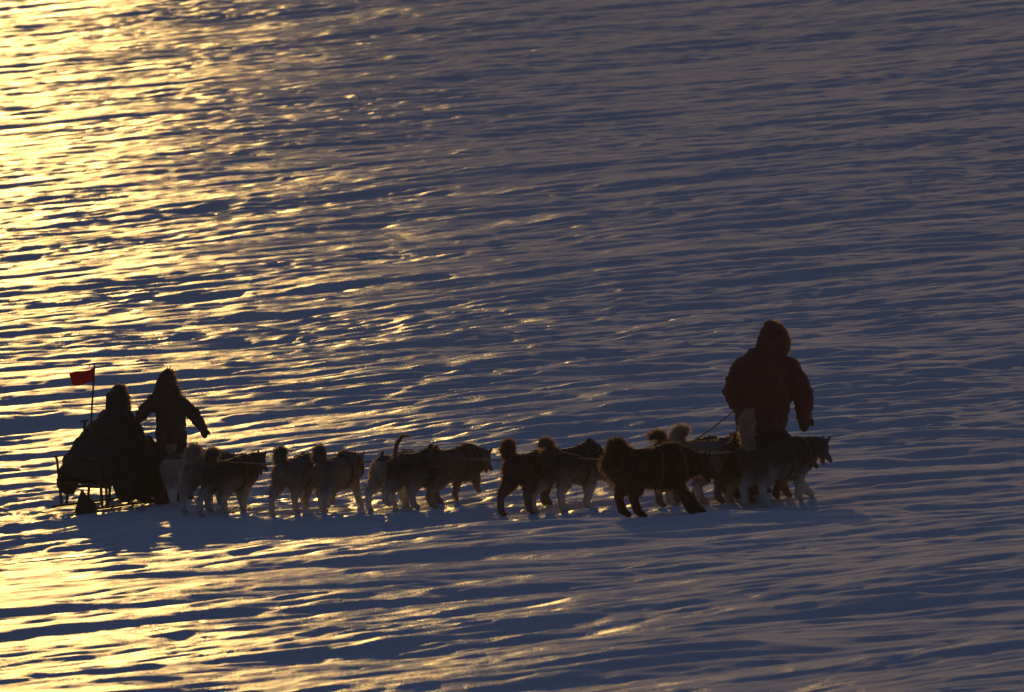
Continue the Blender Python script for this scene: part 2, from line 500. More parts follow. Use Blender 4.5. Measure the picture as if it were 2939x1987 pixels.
def make_dog(x, y, yaw, s, coat, tail, label, head=(0.51, 0.51, -46), gait=(0.10, -0.10, -0.08, 0.10), lift=(0, 0, 0, 0),
             jaw=0.0, ruff=1.0, hump=0.0, shag=1.0, pale=None, seed=0):
    """x, y on the snow; yaw 0 = walking to the right, positive turns away from the camera"""
    rg = random.Random(seed)
    psi = R(yaw)
    cz, sz = math.cos(psi), math.sin(psi)
    gz = float(height(x, y))
    root = empty('sled_dog', (x, y, gz), psi)
    root.scale = (s, s, s)
    tag(root, label, 'dog', 'dogs of the sled team')
    def ground_z(lx, ly):
        wx = x + s * (lx * cz - ly * sz); wy = y + s * (lx * sz + ly * cz)
        return (float(height(wx, wy)) - gz) / s
    b = MB()
    torso = [(-0.37, 0, 0.505), (-0.30, 0, 0.480), (-0.14, 0, 0.470), (0.02, 0, 0.452), (0.16, 0, 0.440), (0.27, 0, 0.455), (0.35, 0, 0.485)]
    tr = [(0.095, 0.095), (0.140, 0.150), (0.140, 0.155), (0.158, 0.178), (0.166, 0.196), (0.145, 0.172), (0.095, 0.115)]
    b.tube(torso, tr, n=14)
    b.ball((0.19, 0, 0.575 + hump * 0.4), (0.13, 0.10, 0.08 + hump * 0.5))            # withers
    hx, hz, hp = head
    hd = Vector((math.cos(R(hp)), 0, math.sin(R(hp))))
    hc = Vector((hx, rg.uniform(-0.02, 0.02), hz))
    b.tube([(0.22, 0, 0.52), (0.33, 0, 0.5 * (0.52 + hz)), hc - hd * 0.03], [0.15 * ruff, 0.132 * ruff, 0.095], n=12)
    b.ball(hc, (0.090, 0.084, 0.080))
    mz = hc + hd * 0.135
    b.tube([hc + hd * 0.04 + Vector((0, 0, -0.008)), mz, mz + hd * 0.055], [(0.058, 0.05), (0.037, 0.032), (0.026, 0.024)])
    up = Vector((-hd.z, 0, hd.x))
    dn = (hd - up * (0.35 + jaw)).normalized()
    b.tube([hc + hd * 0.03 - up * 0.03, hc + hd * 0.03 - up * 0.03 + dn * 0.13], [0.036, 0.020])
    for sd in (-1, 1):
        e0 = hc + up * 0.055 + Vector((0, 0.048 * sd, 0)) - hd * 0.015
        b.tube([e0, e0 + up * 0.055 + Vector((-0.008, 0.010 * sd, 0.012)), e0 + up * 0.085 + Vector((-0.010, 0.012 * sd, 0.022))],
               [(0.030, 0.020), (0.020, 0.014), (0.006, 0.006)])
        b.ball(hc + Vector((-0.01, 0.06 * sd, -0.025)), (0.05, 0.04, 0.05))           # cheek ruff
    for i, sd in enumerate((1, -1)):
        f, lf = gait[i], lift[i]
        fx = 0.245 + f
        g = ground_z(fx + 0.02, 0.095 * sd) + lf
        b.tube([(0.235, 0.090 * sd, 0.43), (0.205 + 0.25 * f, 0.102 * sd, 0.315 + 0.15 * lf), (0.235 + 0.66 * f - 0.5 * lf, 0.098 * sd, 0.15 + 0.8 * lf + 0.35 * g),
                (0.243 + 0.92 * f - 1.1 * lf, 0.095 * sd, 0.055 + g), (fx + 0.035 - 1.2 * lf, 0.095 * sd, 0.022 + g - 0.3 * lf)],
               [(0.068, 0.095), (0.058, 0.066), (0.045, 0.047), (0.040, 0.043), (0.042, 0.028)])
    for i, sd in enumerate((1, -1)):
        f, lf = gait[2 + i], lift[2 + i]
        fx = -0.315 + f
        g = ground_z(fx + 0.02, 0.095 * sd) + lf
        b.tube([(-0.270, 0.075 * sd, 0.47), (-0.205 + 0.35 * f, 0.104 * sd, 0.335 + 0.1 * lf), (-0.275 + 0.55 * f, 0.100 * sd, 0.25 + 0.3 * lf),
                (-0.352 + 0.82 * f - 0.3 * lf, 0.096 * sd, 0.180 + 0.7 * lf + 0.3 * g), (-0.330 + 0.97 * f, 0.094 * sd, 0.060 + g), (fx + 0.045, 0.094 * sd, 0.022 + g)],
               [(0.085, 0.125), (0.078, 0.112), (0.060, 0.076), (0.043, 0.047), (0.039, 0.042), (0.042, 0.028)])
    tp, trr = TAILS[tail]
    ty = rg.uniform(-0.05, 0.05)
    b.tube([(px, ty * k / 4.0, pz) for k, (px, pz) in enumerate(tp)], trr)
    body = b.skin('body', M_HIDE, root, 0.0135, 3)
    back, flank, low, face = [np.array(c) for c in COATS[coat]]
    tailpts = np.array([(px, pz) for px, pz in tp[1:]])
    def is_tail(P):
        d = np.min(np.hypot(P[:, None, 0] - tailpts[None, :, 0], P[:, None, 2] - tailpts[None, :, 1]), 1)
        return ((d < 0.10) & (P[:, 2] > 0.57) & (P[:, 0] < -0.05)).astype(float)
    pale_tail = np.array((0.50, 0.42, 0.34)) if coat in ('cream', 'tan', 'grey', 'saddle') else flank
    if pale is not True:
        pale_tail = np.minimum(flank * 0.9, 0.2)
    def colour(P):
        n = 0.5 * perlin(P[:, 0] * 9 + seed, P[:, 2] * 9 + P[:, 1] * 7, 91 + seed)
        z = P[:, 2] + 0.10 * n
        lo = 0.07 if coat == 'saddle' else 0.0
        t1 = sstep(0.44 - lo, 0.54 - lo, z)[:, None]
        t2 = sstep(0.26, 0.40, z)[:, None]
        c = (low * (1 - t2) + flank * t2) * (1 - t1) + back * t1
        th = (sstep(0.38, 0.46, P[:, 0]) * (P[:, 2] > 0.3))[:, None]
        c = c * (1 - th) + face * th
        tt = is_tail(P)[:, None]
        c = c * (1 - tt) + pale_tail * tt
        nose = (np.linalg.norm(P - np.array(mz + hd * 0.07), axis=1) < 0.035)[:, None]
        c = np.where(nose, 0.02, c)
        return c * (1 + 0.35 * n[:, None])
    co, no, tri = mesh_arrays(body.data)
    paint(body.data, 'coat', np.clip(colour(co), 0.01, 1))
    def flen(P):
        ln = np.full(len(P), 0.042 * shag)
        ln = np.where((P[:, 2] < 0.36) & (P[:, 2] > 0.2), 0.055 * shag, ln)
        ln = np.where(P[:, 2] < 0.20, 0.016, ln)
        ln = np.where((P[:, 0] > 0.18) & (P[:, 0] < hx - 0.05) & (P[:, 2] > 0.34), 0.058 * ruff, ln)       # mane
        ln = np.where((P[:, 0] < -0.24) & (P[:, 2] > 0.24), 0.058 * shag, ln)                                # breeches
        ln = np.where(P[:, 0] > hx + 0.02, 0.012, ln)
        tl = is_tail(P) > 0.5
        return np.where(tl, 0.034 if tail in ('thin', 'stub') else 0.055 if tail == 'curl' else 0.068, ln)
    def flow(P):
        d = np.tile(np.array([-0.7, 0.0, -0.5]), (len(P), 1))
        tl = is_tail(P) > 0.5
        d[tl] = np.array([-0.25, 0.0, 0.45])
        return d
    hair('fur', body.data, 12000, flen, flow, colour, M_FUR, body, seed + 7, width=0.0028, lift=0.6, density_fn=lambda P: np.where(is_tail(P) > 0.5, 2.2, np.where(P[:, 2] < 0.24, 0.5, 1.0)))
    # harness: collar, girth and back strap of flat webbing
    h = MB()
    def hoop(cx, ry, rz, cz_, tilt, wd, k=22):
        ring = []
        for i in range(k):
            a = 2 * math.pi * i / k
            ring.append(Vector((cx + tilt * math.sin(a), ry * math.cos(a), cz_ + rz * math.sin(a))))
        b0 = len(h.v)
        for i, p in enumerate(ring):
            o = Vector((0, p.y, p.z - cz_)).normalized() * 0.005
            for dx, q in ((-wd, -1), (wd, -1), (wd, 1), (-wd, 1)):
                h.v.append(p + Vector((dx, 0, 0)) + o * q)
        for i in range(k):
            j = (i + 1) % k
            for e in range(4):
                e2 = (e + 1) % 4
                h.f.append((b0 + i * 4 + e, b0 + i * 4 + e2, b0 + j * 4 + e2, b0 + j * 4 + e))
    hoop(0.30, 0.165 * max(ruff, 1), 0.178, 0.500, -0.05, 0.016)
    hoop(0.08, 0.178, 0.204, 0.448, 0.01, 0.014)
    h.tube([(0.28, 0, 0.665 + hump * 0.9), (0.08, 0, 0.642), (-0.12, 0, 0.622), (-0.30, 0, 0.632)], [(0.014, 0.005)] * 4, n=6)
    if hump:
        h.tube([(0.25, -0.11, 0.60), (0.22, 0.0, 0.66 + hump), (0.25, 0.11, 0.60)], [(0.05, 0.03)] * 3, side=(1, 0, 0), n=8)
    h.build('harness', M_WEB, root)
    return root

T = (0.15, -0.14, -0.12, 0.15)
U = (-0.15, 0.14, 0.16, -0.12)
V = (0.08, -0.17, -0.16, 0.10)
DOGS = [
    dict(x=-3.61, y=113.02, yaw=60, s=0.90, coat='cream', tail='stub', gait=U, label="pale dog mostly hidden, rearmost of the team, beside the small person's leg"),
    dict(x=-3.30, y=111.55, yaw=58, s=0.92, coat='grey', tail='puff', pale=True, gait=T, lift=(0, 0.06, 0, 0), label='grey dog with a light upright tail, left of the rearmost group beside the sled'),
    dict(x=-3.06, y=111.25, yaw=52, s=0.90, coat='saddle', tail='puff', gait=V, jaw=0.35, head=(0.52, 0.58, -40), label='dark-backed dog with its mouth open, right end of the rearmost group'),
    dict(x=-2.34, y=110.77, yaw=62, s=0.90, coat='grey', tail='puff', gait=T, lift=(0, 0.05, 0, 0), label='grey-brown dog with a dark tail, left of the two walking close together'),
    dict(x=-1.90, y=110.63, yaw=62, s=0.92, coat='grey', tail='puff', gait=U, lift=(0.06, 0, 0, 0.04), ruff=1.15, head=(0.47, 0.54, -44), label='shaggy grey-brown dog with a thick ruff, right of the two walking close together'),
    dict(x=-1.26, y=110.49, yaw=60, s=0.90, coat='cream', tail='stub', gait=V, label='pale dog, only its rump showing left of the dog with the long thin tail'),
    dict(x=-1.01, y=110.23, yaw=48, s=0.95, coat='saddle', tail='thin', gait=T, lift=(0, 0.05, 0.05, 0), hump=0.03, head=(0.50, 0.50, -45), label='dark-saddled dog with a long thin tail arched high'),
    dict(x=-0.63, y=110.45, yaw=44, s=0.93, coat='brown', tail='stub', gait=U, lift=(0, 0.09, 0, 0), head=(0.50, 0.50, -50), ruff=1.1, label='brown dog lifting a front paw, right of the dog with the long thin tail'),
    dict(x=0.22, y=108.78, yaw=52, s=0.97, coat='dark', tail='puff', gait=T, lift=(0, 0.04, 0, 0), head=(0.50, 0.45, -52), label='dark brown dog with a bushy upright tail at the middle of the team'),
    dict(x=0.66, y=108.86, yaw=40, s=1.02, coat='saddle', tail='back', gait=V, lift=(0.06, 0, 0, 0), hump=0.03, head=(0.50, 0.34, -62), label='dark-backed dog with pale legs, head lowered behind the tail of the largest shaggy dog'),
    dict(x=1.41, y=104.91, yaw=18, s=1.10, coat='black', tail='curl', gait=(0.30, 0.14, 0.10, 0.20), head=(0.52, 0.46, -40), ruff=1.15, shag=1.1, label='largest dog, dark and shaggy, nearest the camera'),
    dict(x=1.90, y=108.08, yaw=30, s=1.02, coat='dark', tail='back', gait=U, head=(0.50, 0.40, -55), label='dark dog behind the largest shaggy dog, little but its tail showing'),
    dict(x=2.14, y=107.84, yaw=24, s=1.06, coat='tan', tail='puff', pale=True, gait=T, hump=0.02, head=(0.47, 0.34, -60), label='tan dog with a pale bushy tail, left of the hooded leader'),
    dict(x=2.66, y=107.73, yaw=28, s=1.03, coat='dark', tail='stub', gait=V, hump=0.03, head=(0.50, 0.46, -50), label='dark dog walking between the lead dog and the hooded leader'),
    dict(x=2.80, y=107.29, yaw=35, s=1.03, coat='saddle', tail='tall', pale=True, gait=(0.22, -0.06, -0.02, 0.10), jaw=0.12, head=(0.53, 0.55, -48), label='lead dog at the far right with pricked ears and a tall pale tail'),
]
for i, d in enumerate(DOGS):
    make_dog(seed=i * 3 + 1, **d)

# ------------------------------------------------------------------ people
def ruff_fur(src, parent, centre, axis, radius, count, seed, rgb=(0.38, 0.26, 0.18), length=0.05):
    ax = Vector(axis).normalized()
    ca = np.array(centre); aa = np.array(ax)
    def dens(P):
        q = P - ca
        h = q @ aa
        r = np.linalg.norm(q - h[:, None] * aa, axis=1)
        return np.exp(-(h / 0.035) ** 2) * (np.abs(r - radius) < 0.08) + 1e-6
    return hair('fur_ruff', src, count, lambda P: np.full(len(P), length), lambda P: np.tile(aa * 0.35, (len(P), 1)),
                lambda P: np.tile(np.array(rgb), (len(P), 1)), M_FUR, parent, seed, width=0.006, density_fn=dens)

def mitten(name, wrist, tip, thumb_dir, r, parent, m=None):
    w0 = Vector(wrist); t0 = Vector(tip); d = t0 - w0
    th = Vector(thumb_dir).normalized()
    side = th
    b = MB()
    b.tube([w0 - d * 0.25, w0 + d * 0.1, w0 + d * 0.45, w0 + d * 0.8, t0 - d * 0.04], [r * 1.05, r * 0.95, (r * 1.15, r * 0.72), (r * 1.0, r * 0.62), (r * 0.7, r * 0.5)], side=tuple(side))
    a = w0 + d * 0.22 + th * r * 0.7
    b.tube([a, a + th * r * 0.75 + d * 0.22, a + th * r * 0.85 + d * 0.45], [r * 0.5, r * 0.45, r * 0.36])
    return b.skin(name, m or M_MITT, parent, 0.010, 2)

def boot(ankle, toe_dir, r, parent, h=0.24):
    a = Vector(ankle); d = Vector(toe_dir).normalized()
    b = MB()
    b.tube([a + Vector((0, 0, h)), a + Vector((0, 0, h * 0.5)), a + Vector((0, 0, 0.07))], [r * 1.05, r * 0.9, r * 0.85])
    b.tube([a + Vector((0, 0, 0.055)) - d * 0.05, a + Vector((0, 0, 0.06)) + d * 0.07, a + Vector((0, 0, 0.045)) + d * 0.17], [(r * 0.75, r * 0.7), (r * 0.85, r * 0.68), (r * 0.7, r * 0.5)], side=(-d.y, d.x, 0))
    return b.skin('boot', M_BOOT, parent, 0.013, 2)

def face_head(b, c, f, r):
    """head with a face looking along f"""
    c = Vector(c); f = Vector(f).normalized(); s = Vector((-f.y, f.x, 0))
    b.ball(c, (r * 0.85, r * 0.80, r * 1.05))
    b.ball(c + f * r * 0.25 + Vector((0, 0, -r * 0.45)), (r * 0.62, r * 0.60, r * 0.62))          # jaw
    b.tube([c + f * r * 0.72 + Vector((0, 0, r * 0.12)), c + f * r * 1.0 + Vector((0, 0, -r * 0.22))], [r * 0.13, r * 0.19])
    b.tube([c + f * r * 0.74 + s * r * 0.25 + Vector((0, 0, -r * 0.52)), c + f * r * 0.74 - s * r * 0.25 + Vector((0, 0, -r * 0.52))], [r * 0.10, r * 0.10])
    b.tube([c + f * r * 0.70 + s * r * 0.42 + Vector((0, 0, r * 0.22)), c + f * r * 0.70 - s * r * 0.42 + Vector((0, 0, r * 0.22))], [r * 0.14, r * 0.14])
    for q in (1, -1):
        b.ball(c + s * (q * r * 0.82), (r * 0.2, r * 0.2, r * 0.28))
    return f, s

def walker(label, x, y, torso, hood, shoulders, elbows, wrists, tips, hips, knees, feet, f, rs, mats, ruff_n, cat='person', waist_r=0.09, head_r=0.115, toe=None):
    """a walking person; all points are offsets in metres from (x, y, snow); x to the right, y away from the camera"""
    gz = float(height(x, y))
    root = empty('person', (x, y, gz))
    tag(root, label, cat, 'people travelling with the dog team')
    m_coat, m_leg = mats
    hc = Vector(hood[len(hood) // 2][0])
    F = Vector(f).normalized()
    side = Vector((-F.y, F.x, 0))
    feet = [Vector((p[0], p[1], float(height(x + p[0], y + p[1])) - gz)) for p in feet]
    # body
    b = MB()
    face_head(b, hc + F * 0.02, F, head_r)
    tp = [Vector(t[0]) for t in torso]
    b.tube([hc + Vector((0, 0, -0.06)), tp[-1], tp[len(tp) // 2], tp[0]], [0.06, 0.09, 0.13, 0.12])
    for k in (0, 1):
        b.tube([shoulders[k], elbows[k], wrists[k], Vector(wrists[k]).lerp(Vector(tips[k]), 0.6)], [0.055, 0.045, 0.030, 0.022])
        b.tube([hips[k], knees[k], feet[k] + Vector((0, 0, 0.08))], [0.085, 0.060, 0.045])
    b.skin('body', M_SKIN, root, 0.016, 3)
    # parka with its hood
    b = MB()
    b.tube([t[0] for t in torso], [t[1] for t in torso], side=(1, 0, 0), n=18, round_ends=False)
    b.tube([h[0] for h in hood], [h[1] for h in hood], side=(1, 0, 0), n=16)
    for k in (0, 1):
        s0, e0, w0 = Vector(shoulders[k]), Vector(elbows[k]), Vector(wrists[k])
        b.tube([s0, s0.lerp(e0, 0.55), e0, e0.lerp(w0, 0.5), w0], [rs[0], rs[0] * 1.02, rs[1] * 1.05, rs[1], rs[2]], round_ends=True)
    parka = b.skin('parka', m_coat, root, 0.016, 3)
    wrinkle(parka.data, 0.018, int(abs(x) * 100))
    # trousers
    b = MB()
    for k in (0, 1):
        h0, k0, f0 = Vector(hips[k]), Vector(knees[k]), feet[k] + Vector((0, 0, 0.2))
        b.tube([h0, h0.lerp(k0, 0.5), k0, f0], [rs[3] * 1.2, rs[3] * 1.05, rs[3] * 0.85, rs[3] * 0.72])
    b.tube([Vector(hips[0]) + Vector((0, 0, 0.06)), Vector(hips[1]) + Vector((0, 0, 0.06))], [rs[3] * 1.15] * 2)
    b.skin('trousers', m_leg, root, 0.016, 3)
    for k in (0, 1):
        mitten('mitten', wrists[k], tips[k], F * 0.8 + side * (0.3 if k == 0 else -0.3), rs[2] * 0.72, root)
        boot(feet[k] + Vector((0, 0, -0.01)), toe or F, rs[3] * 0.95, root)
    ruff_fur(parka.data, parka, hc + F * 0.07, F, 0.13, ruff_n, 5)
    return root

def wrinkle(me, amp, seed):
    co, no, tr = mesh_arrays(me)
    d = amp * (perlin(co[:, 0] * 9 + co[:, 1] * 7, co[:, 2] * 13 + co[:, 1] * 3, seed + 3) + 0.5 * perlin(co[:, 0] * 21 + co[:, 1] * 17, co[:, 2] * 26, seed + 9))
    me.vertices.foreach_set('co', (co + no * d[:, None]).astype(np.float32).ravel())
    me.update()

# the tall leader at the right, walking away to the right
walker('tall person in a bulky hooded parka walking beside the lead dog', 2.54, 108.22,
       torso=[((0.10, 0.02, 0.60), (0.255, 0.22)), ((0.10, 0.02, 0.78), (0.275, 0.24)), ((0.12, 0.03, 0.95), (0.295, 0.24)), ((0.125, 0.03, 1.20), (0.325, 0.25)), ((0.14, 0.03, 1.38), (0.305, 0.22)), ((0.18, 0.03, 1.50), (0.21, 0.17)), ((0.21, 0.03, 1.57), (0.12, 0.12))],
       hood=[((0.21, 0.02, 1.53), 0.15), ((0.225, 0.03, 1.60), (0.172, 0.165)), ((0.225, 0.04, 1.67), (0.168, 0.17)), ((0.21, 0.04, 1.745), (0.138, 0.145)), ((0.195, 0.03, 1.80), (0.085, 0.09))],
       shoulders=[(-0.08, 0.05, 1.37), (0.39, 0.0, 1.37)], elbows=[(-0.20, -0.04, 1.10), (0.55, -0.03, 1.09)],
       wrists=[(-0.12, 0.16, 0.95), (0.56, 0.0, 0.86)], tips=[(-0.04, 0.26, 0.93), (0.565, 0.03, 0.705)],
       hips=[(0.0, 0.02, 0.78), (0.17, 0.03, 0.78)], knees=[(-0.02, 0.06, 0.44), (0.10, 0.22, 0.46)], feet=[(-0.09, -0.02), (0.07, 0.36)],
       f=(0.55, 0.84, 0), rs=(0.128, 0.108, 0.092, 0.125), mats=(M_PARKA, M_TROUSER), ruff_n=1500)

# the smaller person beside the sled, one hand on the load
walker('small person in a pointed hood standing between the sled and the rear dogs', -3.79, 113.52,
       torso=[((0.0, 0.0, 0.66), (0.175, 0.15)), ((0.0, 0.0, 0.74), (0.172, 0.15)), ((-0.01, 0.0, 0.86), (0.160, 0.14)), ((-0.015, 0.0, 1.00), (0.165, 0.14)), ((-0.04, 0.0, 1.12), (0.185, 0.14)), ((-0.055, 0.0, 1.20), (0.15, 0.13)), ((-0.06, 0.0, 1.26), (0.11, 0.11))],
       hood=[((-0.065, 0.0, 1.18), (0.16, 0.14)), ((-0.070, 0.0, 1.24), (0.142, 0.14)), ((-0.062, 0.01, 1.32), (0.116, 0.125)), ((-0.056, 0.01, 1.40), (0.094, 0.105)), ((-0.048, 0.0, 1.465), (0.050, 0.055))],
       shoulders=[(-0.20, 0.0, 1.14), (0.10, 0.0, 1.13)], elbows=[(-0.300, -0.06, 1.03), (0.265, -0.02, 0.975)],
       wrists=[(-0.355, -0.18, 0.945), (0.345, 0.0, 0.835)], tips=[(-0.385, -0.26, 0.885), (0.375, 0.02, 0.73)],
       hips=[(-0.075, 0.0, 0.68), (0.075, 0.0, 0.68)], knees=[(-0.085, 0.03, 0.38), (0.085, 0.05, 0.38)], feet=[(-0.09, -0.06), (0.065, 0.16)],
       f=(0.75, 0.66, 0), rs=(0.078, 0.066, 0.054, 0.086), mats=(M_ANORAK, M_TROUSER), ruff_n=700, head_r=0.095)

# ------------------------------------------------------------------ sled, load, rider and flag
SX, SY = -4.39, 113.70
SZ = float(height(SX, SY))
PSI = R(58)
CZ, SZN = math.cos(PSI), math.sin(PSI)

def build_sled():
    root = empty('dog_sled', (SX, SY, SZ + 0.02), PSI)
    tag(root, 'wooden dog sled on tall stanchions under the dark load', 'sled')
    L, Wd = 0.75, 0.275
    for sd in (1, -1):
        r = MB()
        pts = [(-L - 0.12, 0), (-L, 0), (0, 0), (L, 0.0), (L + 0.18, 0.05), (L + 0.30, 0.16), (L + 0.36, 0.28)]
        r.tube([(px, sd * Wd, 0.025 + pz) for px, pz in pts], [(0.028, 0.014)] * len(pts), n=8)
        rn = r.build('runner', M_WOOD, root)
        sh = MB()
        sh.tube([(px, sd * Wd, 0.006 + pz) for px, pz in pts], [(0.022, 0.004)] * len(pts), n=8)
        sh.build('runner_shoe', M_STEEL, rn)
        for px in (-0.62, -0.2, 0.22, 0.62):
            MB().tube([(px, sd * Wd, 0.03), (px, sd * (Wd - 0.02), 0.25)], [0.017, 0.015], n=8).build('stanchion', M_WOOD, root)
        MB().tube([(-L, sd * (Wd - 0.01), 0.265), (0, sd * (Wd - 0.01), 0.265), (L, sd * (Wd - 0.01), 0.265), (L + 0.36, sd * Wd, 0.30)], [0.016] * 4, n=8).build('side_rail', M_WOOD, root)
        MB().tube([(-L + 0.03, sd * Wd, 0.03), (-L - 0.01, sd * Wd, 0.32), (-L - 0.06, sd * Wd, 0.55), (-L - 0.10, sd * Wd * 0.96, 0.585)], [0.017, 0.016, 0.015, 0.014], n=8).build('upright', M_WOOD, root)
        MB().tube([(-L - 0.01, sd * Wd, 0.30), (-0.35, sd * Wd, 0.262)], [0.013, 0.013], n=8).build('brace', M_WOOD, root)
    for px in (-0.62, -0.2, 0.22, 0.62):
        MB().tube([(px, -Wd, 0.245), (px, Wd, 0.245)], [0.016, 0.016], n=8).build('cross_bar', M_WOOD, root)
    for k in range(6):
        yy = -0.225 + 0.09 * k
        MB().box((0.0, yy, 0.286), (0.76, 0.036, 0.008)).build('slat', M_WOOD, root, smooth=False, bevel=0.003)
    MB().tube([(-L - 0.10, -Wd * 0.96, 0.585), (-L - 0.14, 0, 0.60), (-L - 0.10, Wd * 0.96, 0.585)], [0.015] * 3, n=8).build('handle_bar', M_WOOD, root)
    MB().tube([(L + 0.36, -Wd, 0.30), (L + 0.46, -0.15, 0.31), (L + 0.49, 0, 0.31), (L + 0.46, 0.15, 0.31), (L + 0.36, Wd, 0.30)], [0.015] * 5, n=8).build('brush_bow', M_WOOD, root)

def build_load():
    root = empty('sled_load', (SX, SY, SZ + 0.318), PSI)
    tag(root, 'bulky dark tarpaulin-covered load lashed on the sled', 'load')
    b = MB()
    b.tube([(-0.70, 0, 0.16), (-0.55, 0, 0.19), (-0.2, 0, 0.22), (0.2, 0, 0.17), (0.55, 0, 0.14), (0.74, 0, 0.12)],
           [(0.28, 0.13), (0.37, 0.18), (0.40, 0.23), (0.39, 0.19), (0.36, 0.16), (0.26, 0.12)], n=18)
    b.ball((-0.38, 0.08, 0.32), (0.24, 0.26, 0.14))
    b.ball((-0.25, -0.20, 0.30), (0.24, 0.17, 0.16))
    b.ball((0.45, -0.12, 0.24), (0.22, 0.22, 0.14))
    b.ball((0.62, 0.16, 0.15), (0.20, 0.18, 0.16))
    b.ball((-0.58, -0.14, 0.16), (0.2, 0.2, 0.2))
    b.ball((0.35, -0.32, 0.0), (0.32, 0.12, 0.22))
    b.ball((-0.02, -0.34, -0.02), (0.22, 0.10, 0.20))
    b.ball((0.66, -0.18, 0.02), (0.22, 0.16, 0.22))
    b.ball((-0.30, -0.34, 0.0), (0.26, 0.10, 0.20))
    b.ball((-0.52, 0.30, 0.03), (0.20, 0.12, 0.17))
    t = b.skin('tarpaulin', M_TARP, root, 0.018, 3)
    co, no, tr = mesh_arrays(t.data)
    d = 0.03 * perlin(co[:, 0] * 5, co[:, 1] * 6 + co[:, 2] * 5, 17) + 0.012 * perlin(co[:, 0] * 15, co[:, 1] * 13 + co[:, 2] * 12, 18)
    co = co + no * d[:, None]
    inner = np.abs(co[:, 1]) < 0.31
    co[inner, 2] = np.maximum(co[inner, 2], -0.018)
    outer = ~inner & (co[:, 2] < 0.0)
    co[outer, 1] = np.sign(co[outer, 1]) * np.maximum(np.abs(co[outer, 1]), 0.315)
    # hanging skirt of the cover along the sides
    sk = (np.abs(co[:, 1]) > 0.29) & (co[:, 2] < 0.08)
    co[sk, 2] -= 0.07 * (0.6 + 0.5 * perlin(co[sk, 0] * 8, co[sk, 1] * 0, 19))
    t.data.vertices.foreach_set('co', co.astype(np.float32).ravel()); t.data.update()
    from mathutils.bvhtree import BVHTree
    co, no, tr = mesh_arrays(t.data)
    bv = BVHTree.FromPolygons([Vector(c) for c in co], [tuple(int(i) for i in q) for q in tr])
    for px in (-0.5, -0.22, 0.08, 0.36, 0.6):
        pts = []
        for k in range(25):
            a = -0.12 + (math.pi + 0.24) * k / 24
            d = Vector((0.05 * math.cos(a), math.cos(a), math.sin(a)))
            hit = bv.ray_cast(Vector((px, 0, 0.03)) + d * 1.2, -d)[0]
            if hit is not None:
                pts.append(hit + d * 0.006)
        if len(pts) > 3:
            MB().tube(pts, [0.010] * len(pts), side=(1, 0, 0), n=6).build('lashing', M_SACK, root)

def to_world(lx, ly):
    return SX + lx * CZ - ly * SZN, SY + lx * SZN + ly * CZ

